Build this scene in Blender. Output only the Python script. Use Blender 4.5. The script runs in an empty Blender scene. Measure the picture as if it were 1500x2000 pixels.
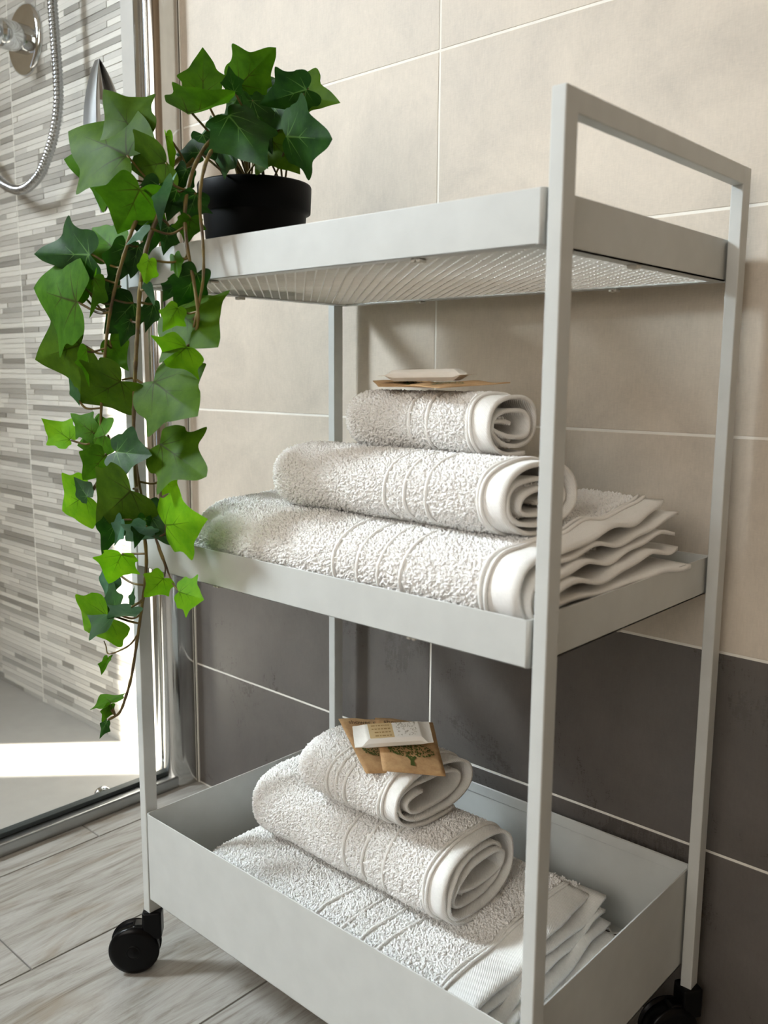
import bpy, bmesh, math, random
import numpy as np
from mathutils import Vector, Matrix
random.seed(7); RNG = np.random.default_rng(7)
S = bpy.context.scene
COL = S.collection
PI = math.pi

# ------------------------------------------------------------------ camera
CAM = np.array([0.30267, -0.49470, 0.65749])
RM = np.array([[0.739836, -0.664024, -0.108235], [0.672747, 0.731901, 0.108311], [0.007296, -0.152947, 0.988207]])
FPX = 1741.484
cd = bpy.data.cameras.new('camera'); cam = bpy.data.objects.new('camera', cd); COL.objects.link(cam)
cd.sensor_fit = 'HORIZONTAL'; cd.sensor_width = 36.0; cd.lens = FPX / 1500.0 * 36.0; cd.clip_start = 0.02
mw = Matrix.Identity(4)
for i in range(3):
    mw[i][0] = RM[i, 0]; mw[i][1] = RM[i, 2]; mw[i][2] = -RM[i, 1]; mw[i][3] = CAM[i]
cam.matrix_world = mw
S.camera = cam
cd.dof.use_dof = True; cd.dof.focus_distance = 0.95; cd.dof.aperture_fstop = 11.0

# ------------------------------------------------------------------ light
S.view_settings.view_transform = 'Standard'; S.view_settings.look = 'None'
S.view_settings.gamma = 1.0; S.view_settings.use_curve_mapping = False
S.view_settings.exposure = 0.3
W = bpy.data.worlds.new('sky'); S.world = W; W.use_nodes = True
W.node_tree.nodes['Background'].inputs[0].default_value = (0.55, 0.72, 1.0, 1)
W.node_tree.nodes['Background'].inputs[1].default_value = 1.0

def lamp(name, kind, loc, target, power, color, **kw):
    l = bpy.data.lights.new(name, kind); l.energy = power; l.color = color
    for k, v in kw.items(): setattr(l, k, v)
    o = bpy.data.objects.new(name, l); COL.objects.link(o); o.location = loc
    o.rotation_euler = (Vector(target) - Vector(loc)).to_track_quat('-Z', 'Y').to_euler()
    return o
# daylight through the frosted window in the end wall of the shower
KEY = (-1.15, 1.85, 0.42, 0.62)   # y, z, width, height
lamp('window_key_light', 'AREA', (-1.895, KEY[0], KEY[1]), (-0.25, 0.08, 0.35), 30.0, (0.84, 0.92, 1.0), shape='RECTANGLE', size=KEY[2], size_y=KEY[3], spread=math.radians(80))
# added warm fill: unseen area light behind the camera, no known source
lamp('added_warm_fill', 'AREA', (0.2, -2.16, 1.35), (0.2, 0.3, 1.2), 25.0, (1.0, 0.945, 0.87), shape='RECTANGLE', size=1.5, size_y=1.5)
# sun through the narrow window at the end of the shower
az = math.atan2(0.16, 0.153); el = math.radians(45)
sdir = Vector((math.cos(az) * math.cos(el), math.sin(az) * math.cos(el), -math.sin(el)))
lamp('sun', 'SUN', (0, 0, 0), sdir, 26.0, (1.0, 0.95, 0.86), angle=math.radians(0.6))

# ------------------------------------------------------------------ helpers
def ray(u, w):
    return RM @ np.array([(u - 750) / FPX, 1.0, (1000 - w) / FPX])
def at(u, w, ax, val):
    r = ray(u, w); return Vector(CAM + r * ((val - CAM[ax]) / r[ax]))
def lin(c):
    return tuple(((x / 255) / 12.92 if x / 255 <= .04045 else (((x / 255) + .055) / 1.055) ** 2.4) for x in c) + (1.0,)

class NT:
    def __init__(s, name):
        s.m = bpy.data.materials.new(name); s.m.use_nodes = True
        s.t = s.m.node_tree; s.n = s.t.nodes; s.l = s.t.links
        s.b = s.n['Principled BSDF']; s.out = s.n['Material Output']
    def node(s, typ, **kw):
        nd = s.n.new(typ)
        for k, v in kw.items():
            if k in nd.inputs.keys() if hasattr(nd.inputs, 'keys') else False: nd.inputs[k].default_value = v
            else: setattr(nd, k, v)
        return nd
    def link(s, a, b): s.l.new(a, b)
    def coord(s, which='Object', scale=(1, 1, 1), rnd=False):
        tc = s.node('ShaderNodeTexCoord'); mp = s.node('ShaderNodeMapping')
        mp.inputs['Scale'].default_value = scale
        src = tc.outputs[which]
        if rnd:
            oi = s.node('ShaderNodeObjectInfo'); ad = s.node('ShaderNodeVectorMath', operation='MULTIPLY_ADD')
            s.link(oi.outputs['Random'], ad.inputs[0]); ad.inputs[1].default_value = (37., 53., 71.); s.link(src, ad.inputs[2]); src = ad.outputs[0]
        s.link(src, mp.inputs['Vector']); return mp.outputs[0]
    def noise(s, vec, scale, detail=4, rough=.55, dist=0.0):
        n = s.node('ShaderNodeTexNoise'); n.inputs['Scale'].default_value = scale; n.inputs['Detail'].default_value = detail
        n.inputs['Roughness'].default_value = rough; n.inputs['Distortion'].default_value = dist
        s.link(vec, n.inputs['Vector']); return n.outputs['Fac']
    def ramp(s, fac, stops):
        r = s.node('ShaderNodeValToRGB'); e = r.color_ramp.elements
        while len(e) < len(stops): e.new(0.5)
        for k, (p, c) in enumerate(stops): e[k].position = p; e[k].color = c
        s.link(fac, r.inputs[0]); return r.outputs[0]
    def math(s, op, a, b=None, c=None):
        n = s.node('ShaderNodeMath', operation=op)
        for k, x in enumerate((a, b, c)):
            if x is None: continue
            if isinstance(x, (int, float)): n.inputs[k].default_value = x
            else: s.link(x, n.inputs[k])
        return n.outputs[0]
    def mix(s, fac, a, b, blend='MIX'):
        n = s.node('ShaderNodeMix', data_type='RGBA', blend_type=blend)
        for inp, x in ((n.inputs[0], fac), (n.inputs[6], a), (n.inputs[7], b)):
            if isinstance(x, (int, float, tuple)): inp.default_value = x
            else: s.link(x, inp)
        return n.outputs[2]
    def bump(s, h, strength, dist):
        n = s.node('ShaderNodeBump'); n.inputs['Strength'].default_value = strength; n.inputs['Distance'].default_value = dist
        s.link(h, n.inputs['Height']); s.link(n.outputs[0], s.b.inputs['Normal'])
    def set(s, **kw):
        for k, v in kw.items():
            i = s.b.inputs[k.replace('_', ' ')]
            if isinstance(v, (int, float, tuple)): i.default_value = v
            else: s.link(v, i)
        return s

def plain(name, c, rough=.5, metal=0., spec=.5, bump=None, coat=0):
    t = NT(name); t.set(Roughness=rough, Metallic=metal)
    t.b.inputs['Specular IOR Level'].default_value = spec
    v = t.coord('Object')
    n = t.noise(v, 35., 3)
    cc = lin(c); t.set(Base_Color=t.ramp(n, [(.3, tuple(x * .96 for x in cc[:3]) + (1,)), (.7, tuple(min(1, x * 1.04) for x in cc[:3]) + (1,))]))
    if bump: t.bump(t.noise(v, bump[0], 2), bump[1], bump[2])
    return t.m

M = {}
M['cart'] = plain('white_powder_coat', (187, 188, 184), .42, bump=(900., .12, .0006))
M['mesh'] = plain('white_mesh_metal', (226, 224, 218), .45)
M['black'] = plain('black_plastic', (4, 4, 5), .28, spec=.16)
M['pot'] = plain('black_pot_plastic', (4, 4, 4), .5, spec=.08)
M['soil'] = plain('dark_soil', (30, 26, 20), .95, bump=(180., .8, .004))
M['chrome'] = plain('chrome', (212, 214, 216), .06, 1.0)
M['hose'] = plain('ribbed_steel', (158, 160, 162), .25, 1.0)
M['alu'] = plain('polished_aluminium', (205, 205, 203), .12, 1.0)
M['alub'] = plain('brushed_aluminium', (176, 178, 178), .32, 1.0)
M['seal'] = plain('dark_rubber_seal', (48, 54, 54), .45)
M['trimwhite'] = plain('white_trim', (172, 167, 160), .4)
M['clip'] = plain('clear_plastic_clip', (200, 196, 186), .3)
M['paint'] = plain('wall_paint', (192, 177, 156), .8)
M['paint_dark'] = plain('dark_wood_panel', (164, 144, 120), .7)
M['ceil'] = plain('ceiling_paint', (222, 214, 202), .85)
M['traystone'] = plain('shower_tray_resin', (158, 153, 146), .55, bump=(260., .15, .002))
M['grout'] = plain('light_grout', (226, 222, 213), .9, bump=(900., .2, .001))
M['grout_dark'] = plain('grey_floor_grout', (112, 108, 102), .9)

def tile_mat(name, base, var, rough, amt):
    t = NT(name); v = t.coord('Object', rnd=True)
    cloud = t.noise(v, 9., 8, .7, .5); vv = t.coord('Object', (1, 1, 7), rnd=True); fib = t.noise(vv, 160., 3, .7)
    vh = t.coord('Object', (6, 1, 1), rnd=True); fib2 = t.noise(vh, 90., 3, .7)
    f = t.math('ADD', t.math('MULTIPLY', cloud, .62), t.math('MULTIPLY', t.math('ADD', fib, fib2), .19))
    b = lin(base); lo = tuple(x * (1 - amt) for x in b[:3]) + (1,); hi = tuple(min(1, x * (1 + amt)) for x in b[:3]) + (1,)
    c = t.ramp(f, [(.36, lo), (.5, b), (.66, hi)])
    t.set(Base_Color=t.mix(t.noise(v, 2.3, 2), c, lin(var), 'MIX') if False else c, Roughness=t.ramp(f, [(.3, (rough - .07,) * 3 + (1,)), (.7, (rough + .07,) * 3 + (1,))]))
    t.bump(f, .12, .0015); return t.m
M['tile_light'] = tile_mat('beige_stoneware', (194, 183, 168), (200, 190, 176), .62, .16)
M['tile_dark'] = tile_mat('anthracite_stoneware', (92, 87, 83), (80, 76, 72), .30, .2)

def strip_mat(name, base):
    t = NT(name); v = t.coord('Object', (1, 1, 1), rnd=True); n = t.noise(v, 3., 3)
    b = lin(base); t.set(Base_Color=t.ramp(n, [(.3, tuple(x * .92 for x in b[:3]) + (1,)), (.7, tuple(min(1, x * 1.07) for x in b[:3]) + (1,))]), Roughness=.4)
    return t.m
STRIP = [strip_mat('mosaic_%s' % n, c) for n, c in (('white', (204, 199, 190)), ('ivory', (188, 183, 175)), ('light_grey', (172, 167, 159)), ('mid_grey', (157, 152, 144)), ('dark_grey', (138, 133, 126)))]

def wood_mat():
    t = NT('grey_wood_look_plank'); v = t.coord('Object', (6, 0.8, 1), rnd=True)
    g1 = t.noise(v, 5., 9, .68, 2.2)
    v2 = t.coord('Object', (40, 1.4, 1), rnd=True); g2 = t.noise(v2, 9., 4, .6, .5)
    v3 = t.coord('Object', (2.2, .9, 1), rnd=True); kn = t.noise(v3, 5., 3, .5, 2.2)
    f = t.math('ADD', t.math('MULTIPLY', g1, .8), t.math('MULTIPLY', g2, .2))
    c = t.ramp(f, [(.30, lin((92, 84, 74))), (.40, lin((134, 128, 119))), (.50, lin((157, 153, 146))), (.66, lin((174, 171, 165)))])
    c = t.mix(t.ramp(kn, [(.56, (0, 0, 0, 1)), (.72, (.55, .55, .55, 1))]), c, lin((128, 112, 92)))
    t.set(Base_Color=c, Roughness=.52); t.bump(f, .22, .002); return t.m
M['wood'] = wood_mat()

def glass_mat():
    t = NT('clear_shower_glass'); tr = t.node('ShaderNodeBsdfTransparent'); tr.inputs[0].default_value = (.965, .98, .972, 1)
    gl = t.node('ShaderNodeBsdfGlossy'); gl.inputs['Roughness'].default_value = .02
    lw = t.node('ShaderNodeLayerWeight'); fr = t.node('ShaderNodeMath', operation='MULTIPLY_ADD'); t.link(t.math('POWER', lw.outputs['Facing'], 5.0), fr.inputs[0]); fr.inputs[1].default_value = .85; fr.inputs[2].default_value = .03
    mx = t.node('ShaderNodeMixShader'); t.link(fr.outputs[0], mx.inputs[0]); t.link(tr.outputs[0], mx.inputs[1]); t.link(gl.outputs[0], mx.inputs[2])
    t.link(mx.outputs[0], t.out.inputs[0]); return t.m
M['glass'] = glass_mat()

def terry_mat(name, base, weave):
    t = NT(name); b = lin(base)
    v = t.coord('Object'); n = t.noise(v, 420., 2)
    t.set(Base_Color=t.ramp(n, [(.25, tuple(x * .93 for x in b[:3]) + (1,)), (.75, b)]), Roughness=1.0)
    t.b.inputs['Specular IOR Level'].default_value = .1
    t.b.inputs['Sheen Weight'].default_value = .25
    if weave:
        w = t.node('ShaderNodeTexWave', wave_type='BANDS', bands_direction='DIAGONAL'); w.inputs['Scale'].default_value = 300.; w.inputs['Distortion'].default_value = .8
        t.link(v, w.inputs['Vector']); t.bump(w.outputs['Fac'], .45, .0007)
    else: t.bump(n, .6, .002)
    return t.m
M['hem'] = terry_mat('white_woven_cotton', (243, 241, 237), True)
M['pile'] = terry_mat('white_terry_loops', (248, 247, 245), False)

def leaf_mat(name, hi, lo, vein, trans, spec=.08):
    t = NT(name); uv = t.node('ShaderNodeTexCoord'); sp = t.node('ShaderNodeSeparateXYZ'); t.link(uv.outputs['UV'], sp.inputs[0])
    x = t.math('ABSOLUTE', t.math('SUBTRACT', sp.outputs[0], .5)); y = t.math('SUBTRACT', sp.outputs[1], .25)   # leaf units
    def line(dx, dy, x0, y0, L, w):
        ln = math.hypot(dx, dy); dx /= ln; dy /= ln
        px = t.math('SUBTRACT', x, x0); py = t.math('SUBTRACT', y, y0)
        al = t.math('ADD', t.math('MULTIPLY', px, dx), t.math('MULTIPLY', py, dy))
        ds = t.math('ABSOLUTE', t.math('SUBTRACT', t.math('MULTIPLY', px, dy), t.math('MULTIPLY', py, dx)))
        wd = t.math('MULTIPLY', t.math('SUBTRACT', 1.0, t.math('DIVIDE', al, L)), w)
        inside = t.math('MULTIPLY', t.math('GREATER_THAN', al, 0.), t.math('LESS_THAN', al, L))
        return t.math('MULTIPLY', inside, t.math('SUBTRACT', 1.0, t.math('SMOOTH_MIN', t.math('DIVIDE', ds, t.math('MAXIMUM', wd, .002)), 1.0, .1)))
    s = 1 / 1.5
    ms = [line(0, 1, 0, .03 * s, .62 * s, .016), line(.56, .40, 0, .05 * s, .42 * s, .012), line(.42, .02, 0, .05 * s, .25 * s, .010), line(.25, .35, 0, .30 * s, .22 * s, .008)]
    m = ms[0]
    for k in ms[1:]: m = t.math('MAXIMUM', m, k)
    m = t.math('MAXIMUM', m, 0.)
    n = t.noise(t.coord('Object'), 55., 4, .6)
    c = t.ramp(n, [(.3, lin(lo)), (.7, lin(hi))]); c = t.mix(t.math('MULTIPLY', m, .85), c, lin(vein))
    t.set(Base_Color=c, Roughness=.52); t.b.inputs['Specular IOR Level'].default_value = spec
    t.bump(t.noise(t.coord('Object'), 130., 3), .15, .002)
    tl = t.node('ShaderNodeBsdfTranslucent'); t.link(t.mix(1.0, c, (1.15, 1.25, .5, 1), 'MULTIPLY'), tl.inputs[0])
    mx = t.node('ShaderNodeMixShader'); mx.inputs[0].default_value = trans
    t.link(t.b.outputs[0], mx.inputs[1]); t.link(tl.outputs[0], mx.inputs[2]); t.link(mx.outputs[0], t.out.inputs[0]); return t.m
LEAF = {'m': leaf_mat('ivy_leaf_green', (74, 118, 24), (50, 90, 14), (52, 34, 20), .4),
        'l': leaf_mat('ivy_leaf_young', (122, 176, 30), (92, 150, 22), (48, 66, 16), .5),
        'd': leaf_mat('ivy_leaf_dark', (36, 76, 16), (16, 50, 8), (92, 130, 66), .28, .22),
        'o': leaf_mat('ivy_leaf_olive', (74, 104, 22), (52, 82, 14), (44, 40, 16), .4),
        'b': leaf_mat('ivy_leaf_sky_sheen', (84, 122, 98), (50, 92, 70), (84, 116, 104), .2, .4)}  # last tone: grey-blue sky sheen on turned leaves put into the colour
def stem_mat():
    t = NT('ivy_stem'); n = t.noise(t.coord('Object'), 60., 4)
    t.set(Base_Color=t.ramp(n, [(.35, lin((66, 48, 24))), (.6, lin((104, 88, 34)))]), Roughness=.55); return t.m
M['stem'] = stem_mat()
def kraft_mat():
    t = NT('kraft_paper'); v = t.coord('Object'); n = t.noise(v, 120., 5, .7)
    t.set(Base_Color=t.ramp(n, [(.3, lin((172, 134, 92))), (.7, lin((200, 164, 118)))]), Roughness=.75); t.bump(n, .3, .002); return t.m
M['kraft'] = kraft_mat()
M['wrapper'] = plain('white_paper_wrapper', (236, 233, 226), .35, bump=(150., .25, .002))
M['ink_green'] = plain('green_print', (70, 82, 24), .7)
M['ink_brown'] = plain('brown_print', (78, 56, 32), .7)
M['label_tan'] = plain('tan_label_print', (203, 178, 134), .6)
M['ink_tan'] = plain('sepia_print', (150, 120, 72), .6)
M['ink_grey'] = plain('grey_print', (176, 170, 156), .6)

class MB:
    def __init__(s): s.v = []; s.f = []; s.sm = []
    def add(s, vs, fs, smooth=False):
        o = len(s.v); s.v += [tuple(x) for x in vs]; s.f += [tuple(i + o for i in f) for f in fs]; s.sm += [smooth] * len(fs)
    def box(s, x0, x1, y0, y1, z0, z1):
        s.add([(x0, y0, z0), (x1, y0, z0), (x1, y1, z0), (x0, y1, z0), (x0, y0, z1), (x1, y0, z1), (x1, y1, z1), (x0, y1, z1)],
              [(3, 2, 1, 0), (4, 5, 6, 7), (0, 1, 5, 4), (1, 2, 6, 5), (2, 3, 7, 6), (3, 0, 4, 7)])
    def tube(s, pts, r, n=8, cap=True):
        pts = [Vector(p) for p in pts]; m = len(pts); rs = r if isinstance(r, (list, tuple)) else [r] * m
        up = None; vs = []
        for i in range(m):
            d = (pts[min(i + 1, m - 1)] - pts[max(i - 1, 0)])
            d = d.normalized() if d.length > 1e-9 else Vector((0, 0, 1))
            if up is None:
                a = Vector((0, 0, 1)) if abs(d.z) < .9 else Vector((1, 0, 0)); up = d.cross(a).normalized()
            else: up = (up - d * up.dot(d)).normalized()
            b = d.cross(up)
            for k in range(n):
                t = 2 * PI * k / n; vs.append(pts[i] + (up * math.cos(t) + b * math.sin(t)) * rs[i])
        fs = [(i * n + k, i * n + (k + 1) % n, (i + 1) * n + (k + 1) % n, (i + 1) * n + k) for i in range(m - 1) for k in range(n)]
        if cap: fs += [tuple(range(n))[::-1], tuple((m - 1) * n + k for k in range(n))]
        s.add(vs, fs, True)
    def lathe(s, prof, c, n=48, axis=None):
        # prof: (r, h) along axis
        ax = Vector(axis or (0, 0, 1)).normalized(); a = Vector((0, 0, 1)) if abs(ax.z) < .9 else Vector((1, 0, 0))
        e1 = ax.cross(a).normalized(); e2 = ax.cross(e1); c = Vector(c); vs = []
        for r, h in prof:
            for k in range(n):
                t = 2 * PI * k / n; vs.append(c + ax * h + (e1 * math.cos(t) + e2 * math.sin(t)) * r)
        m = len(prof)
        fs = [(i * n + k, i * n + (k + 1) % n, (i + 1) * n + (k + 1) % n, (i + 1) * n + k) for i in range(m - 1) for k in range(n)]
        s.add(vs, fs, True)
    def build(s, name, mat, parent=None, bevel=0, seg=2):
        me = bpy.data.meshes.new(name); me.from_pydata(s.v, [], s.f); me.polygons.foreach_set('use_smooth', s.sm)
        bm = bmesh.new(); bm.from_mesh(me); bmesh.ops.recalc_face_normals(bm, faces=bm.faces); bm.to_mesh(me); bm.free()
        me.materials.append(mat); o = bpy.data.objects.new(name, me); COL.objects.link(o)
        if parent is not None: o.parent = parent
        if bevel:
            b = o.modifiers.new('bevel', 'BEVEL'); b.width = bevel; b.segments = seg; b.limit_method = 'ANGLE'; b.angle_limit = math.radians(40)
            for p in me.polygons: p.use_smooth = True
            w = o.modifiers.new('wn', 'WEIGHTED_NORMAL'); w.keep_sharp = True
        return o
def empty(name, loc=(0, 0, 0)):
    o = bpy.data.objects.new(name, None); COL.objects.link(o); o.location = loc; o.empty_display_size = .02; return o
def tag(o, label=None, cat=None, group=None, kind=None):
    if label: o['label'] = label
    if cat: o['category'] = cat
    if group: o['group'] = group
    if kind: o['kind'] = kind
    return o
def keep(parent):
    # children were modelled in world coordinates: undo the parent's own transform
    bpy.context.view_layer.update()
    for c in parent.children: c.matrix_parent_inverse = parent.matrix_world.inverted()
def catmull(pts, n):
    P = [Vector(p) for p in pts]; P = [P[0] * 2 - P[1]] + P + [P[-1] * 2 - P[-2]]; out = []
    for i in range(1, len(P) - 2):
        for k in range(n):
            t = k / n; a, b, c, d = P[i - 1:i + 3]
            out.append(.5 * ((2 * b) + (c - a) * t + (2 * a - 5 * b + 4 * c - d) * t * t + (3 * b - a - 3 * c + d) * t ** 3))
    out.append(P[-2]); return out

# ------------------------------------------------------------------ the room
YW = 0.3184; XL, XR, YF, ZC = -1.9, 1.5, -2.2, 2.5
GX, GZ, Z0 = 0.5, 0.2022, 0.0
def wall_back():
    b = MB(); b.box(XL - .1, XR + .1, YW + .0005, YW + .12, -.05, ZC + .1)
    w = tag(b.build('wall_back', M['grout']), 'bathroom wall of beige tiles over two dark grey rows', kind='structure')
    cols = [(-.838, -.3583), (-.3558, .1417), (.1442, .6417), (.6442, 1.1417), (1.1442, 1.5)]
    zs = [.0, .1998, .4008, .6032, .8051, 1.0090, 1.2112, 1.4134, 1.6156, 1.8178, 2.02, 2.2222, 2.4244]
    meshes = {}
    for r in range(len(zs)):
        z0 = zs[r] + .0012; z1 = (zs[r + 1] if r + 1 < len(zs) else ZC) - .0012
        for x0, x1 in cols:
            key = (round(x1 - x0, 4), round(z1 - z0, 4), r < 2)
            if key not in meshes:
                t = MB(); t.box(-(x1 - x0) / 2, (x1 - x0) / 2, 0, .004, -(z1 - z0) / 2, (z1 - z0) / 2)
                o = t.build('tile', M['tile_dark' if r < 2 else 'tile_light'], w, .0008, 2); meshes[key] = o
            else:
                o = meshes[key].copy(); COL.objects.link(o); o.parent = w
            o.location = ((x0 + x1) / 2, YW, (z0 + z1) / 2)
    # strip mosaic inside the shower
    XE = -.985; h = .0096; units = []
    def unit(mat):
        t = MB(); t.box(0, 1, 0, 1, 0, 1); o = t.build('mosaic_strip', mat, w); return o
    protos = [unit(m) for m in STRIP]; used = [False] * len(protos); strips = []
    row = 0; z = .0
    while z < 1.62:
        for (a, bb) in ((XE - .37, XE), (-1.8575, -1.3575), (-1.9, -1.8595)):
            x = bb
            while x > a + .002:
                ln = random.choice((.05, .08, .11, .15, .19, .24)) * random.uniform(.8, 1.2)
                x2 = max(a, x - ln)
                if x2 - a < .015: x2 = a
                strips.append((x2, x, z, random.choices(range(5), (30, 25, 20, 15, 10))[0], random.uniform(.0006, .0018)))
                x = x2
        z += h
    def score(s): return (s[1] - s[0]) / ((s[1] + 2.2 - 0) * 0 + ((s[0] - .3) ** 2 + .66 + (s[2] - .66) ** 2))
    def in_view(s):
        q = RM.T @ (np.array([(s[0] + s[1]) / 2, YW, s[2]]) - CAM); u = 750 + FPX * q[0] / q[1]; v = 1000 - FPX * q[2] / q[1]
        return -5 < u < 300 and -5 < v < 1480
    vis = sorted([s for s in strips if in_view(s)], key=lambda s: -score(s)); top = set(vis[:290])
    rest = [MB() for _ in STRIP]
    for s in strips:
        g = .0004; x0, x1, z0, z1 = s[0] + g, s[1] - g, s[2] + g, s[2] + h - g
        if s in top:
            k = s[3]
            if not used[k]: o = protos[k]; used[k] = True
            else: o = protos[k].copy(); COL.objects.link(o); o.parent = w
            o.location = (x0, YW - s[4], z0); o.scale = (x1 - x0, s[4] + .002, z1 - z0)
        else: rest[s[3]].box(x0, x1, YW - s[4], YW + .002, z0, z1)
    for k, r in enumerate(rest):
        o = r.build('mosaic_strip_field', STRIP[k], w); o['kind'] = 'stuff'
    t = MB(); t.box(-1.3577, -1.3547, YW - .0012, YW + .002, 0, 1.62); t.build('joint_line', M['grout'], w)
    t = MB(); t.box(XL, XE, YW - .001, YW + .002, 1.625, ZC); t.build('upper_shower_panel', STRIP[1], w)
    t = MB(); t.box(XE + .001, -.915, YW - .004, YW + .002, 0, ZC); t.build('edge_strip', M['trimwhite'], w, .001)
    return w
wall_back()
def shell():
    b = MB()   # left wall with the narrow sun window
    y0, y1, z0, z1 = -.845, -.555, .30, 2.15
    b.box(XL - .1, XL, YF - .1, y0, 0, ZC); b.box(XL - .1, XL, y1, YW + .1, 0, ZC); b.box(XL - .1, XL, y0, y1, 0, z0); b.box(XL - .1, XL, y0, y1, z1, ZC)
    tag(b.build('wall_left', M['paint']), 'end wall of the shower with a narrow window', kind='structure')
    b = MB(); b.box(XR, XR + .1, YF - .1, YW + .1, 0, ZC); tag(b.build('wall_right', M['paint_dark']), 'plain brown wall facing the shower', kind='structure')
    b = MB(); b.box(XL, XR, YF - .1, YF, 0, ZC); tag(b.build('wall_front', M['paint']), 'plain pale wall opposite the tiles', kind='structure')
    b = MB(); b.box(XL - .1, XR + .1, YF - .1, YW + .1, ZC, ZC + .08)
    tag(b.build('ceiling', M['ceil']), 'plain white ceiling', kind='structure')
    b = MB(); b.box(XL - .02, XL + .002, KEY[0] - KEY[2] / 2 - .05, KEY[0] + KEY[2] / 2 + .05, KEY[1] - KEY[3] / 2 - .05, KEY[1] + KEY[3] / 2 + .05)
    tag(b.build('window_1', M['ceil']), 'frosted window in the end wall of the shower', kind='structure')
    b = MB(); b.box(-.6, 1.0, YF - .01, YF + .004, .55, 2.15); tag(b.build('fill_light_pane', M['ceil']), 'bright frosted window behind the viewer', kind='structure')  # pane added only to back the warm fill light
    # floor of wood-look planks, and the shower floor
    b = MB(); b.box(-.862, XR + .1, YF - .1, YW + .1, -.06, -.0015)
    f = tag(b.build('floor', M['grout_dark']), 'floor of grey wood-look planks', kind='structure')
    p = .2065; base = -.5913; meshes = {}
    joints = {-2: .116, -1: -.087, 0: .62, 1: -.35, 2: .2}
    for k in range(-2, 11):
        x0 = base + k * p + .001; x1 = base + (k + 1) * p - .001
        if k == -2: x0 = max(x0, -.861)
        y = joints.get(k, random.uniform(-.5, .3)); cuts = sorted([YF - .1] + [c for c in (y - 1.2, y, y - 2.4) if YF - .1 < c < YW] + [YW])
        for a, c in zip(cuts[:-1], cuts[1:]):
            key = (round(x1 - x0, 3), round(c - a, 3))
            t = MB(); t.box(-(x1 - x0) / 2, (x1 - x0) / 2, -(c - a) / 2 + .001, (c - a) / 2 - .001, -.01, 0)
            o = t.build('plank', M['wood'], f, .0008, 1); o.location = ((x0 + x1) / 2, (a + c) / 2, 0)
    b = MB(); b.box(XL, -.864, YF, YW, -.06, 0)
    tag(b.build('floor_shower', M['traystone']), 'pale flat shower floor with a patch of sun', kind='structure')
shell()

# ------------------------------------------------------------------ shower screen
def shower():
    r = tag(empty('shower_screen', (-.862, 0, 0)), 'clear glass shower screen with polished aluminium frame and bow handle', 'shower screen')
    b = MB(); b.box(-.868, -.862, -1.3, .283, .024, 2.0); b.build('glass_panel', M['glass'], r)
    # rounded wall channel
    b = MB(); prof = []
    pts = [(-.915, YW), (-.915, .292), (-.905, .286), (-.893, .286), (-.888, .292), (-.884, .292), (-.880, .282)]
    for k in range(21):
        t = PI - PI * k / 20; pts.append((-.860 + .020 * math.cos(t), .294 - .022 * math.sin(t)))
    pts += [(-.838, .300), (-.838, YW)]
    n = len(pts); b.add([(x, y, 0) for x, y in pts] + [(x, y, 2.05) for x, y in pts], [(i, (i + 1) % n, (i + 1) % n + n, i + n) for i in range(n)] + [tuple(range(n)), tuple(range(n, 2 * n))], True)
    ch = b.build('wall_channel', M['alu'], r, 0)
    es = ch.modifiers.new('es', 'EDGE_SPLIT'); es.split_angle = math.radians(35)
    b = MB(); b.box(-.8362, -.8340, YW - .002, YW, 0, 2.05); b.build('silicone_joint', M['grout'], r)
    b = MB(); b.box(-.876, -.842, -1.3, .284, 0, .019); b.build('threshold_rail', M['alub'], r, .003, 3)
    b = MB(); b.box(-.872, -.858, -1.3, .281, .0192, .026); b.build('bottom_seal', M['seal'], r, .001)
    # bow handle: pointed lens-shaped loop
    hx = -.857; yc, zc, hh, ww = .193, .9755, .0995, .0215
    def prof(s, k): return Vector((0, yc + k * ww * (1 - abs(s) ** 2.2), zc + s * hh))
    b = MB(); N = 24
    for k in (-1, 1):
        rows = []
        for i in range(N + 1):
            s = -1 + 2 * i / N; o = prof(s, k); inn = Vector((0, yc + k * (ww - .0065) * (1 - abs(s) ** 2.2), zc + s * hh))
            rows.append([(hx, o.y, o.z), (hx + .012 + .022 * (1 - s * s), o.y, o.z), (hx + .012 + .022 * (1 - s * s), inn.y, inn.z), (hx, inn.y, inn.z)])
        vs = [p for rr in rows for p in rr]; fs = [(i * 4 + j, i * 4 + (j + 1) % 4, i * 4 + 4 + (j + 1) % 4, i * 4 + 4 + j) for i in range(N) for j in range(4)]
        b.add(vs, fs)
    b.build('bow_handle', M['alub'], r, .0012, 2)
    for sg in (-1, 1):
        b = MB(); rows = []
        for i in range(9):
            s = sg * (.45 + .55 * i / 8); w = (ww - .003) * (1 - abs(s) ** 2.2); d = .004 + .012 * (1 - s * s)
            rows.append([(hx, yc - w, zc + s * hh), (hx + d, yc - w, zc + s * hh), (hx + d + .006, yc, zc + s * hh), (hx + d, yc + w, zc + s * hh), (hx, yc + w, zc + s * hh)])
        vs = [p for rr in rows for p in rr]; fs = [(i * 5 + j, i * 5 + (j + 1) % 5, i * 5 + 5 + (j + 1) % 5, i * 5 + 5 + j) for i in range(8) for j in range(5)] + [(0, 1, 2, 3, 4), (40, 41, 42, 43, 44)]
        b.add(vs, fs); b.build('handle_mount', M['alub'], r, .0008)
    b = MB(); b.box(hx - .001, hx + .003, yc - ww + .004, yc - .002, zc - .045, zc + .045); b.build('handle_backplate', M['seal'], r)
    b = MB(); b.lathe([(0, 0), (.012, 0), (.014, .003), (.014, .009), (.010, .013), (0, .013)], (-.883, .168, .016), 24, (1, 0, 0)); b.build('guide_roller', M['chrome'], r)
    keep(r)
shower()

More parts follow.
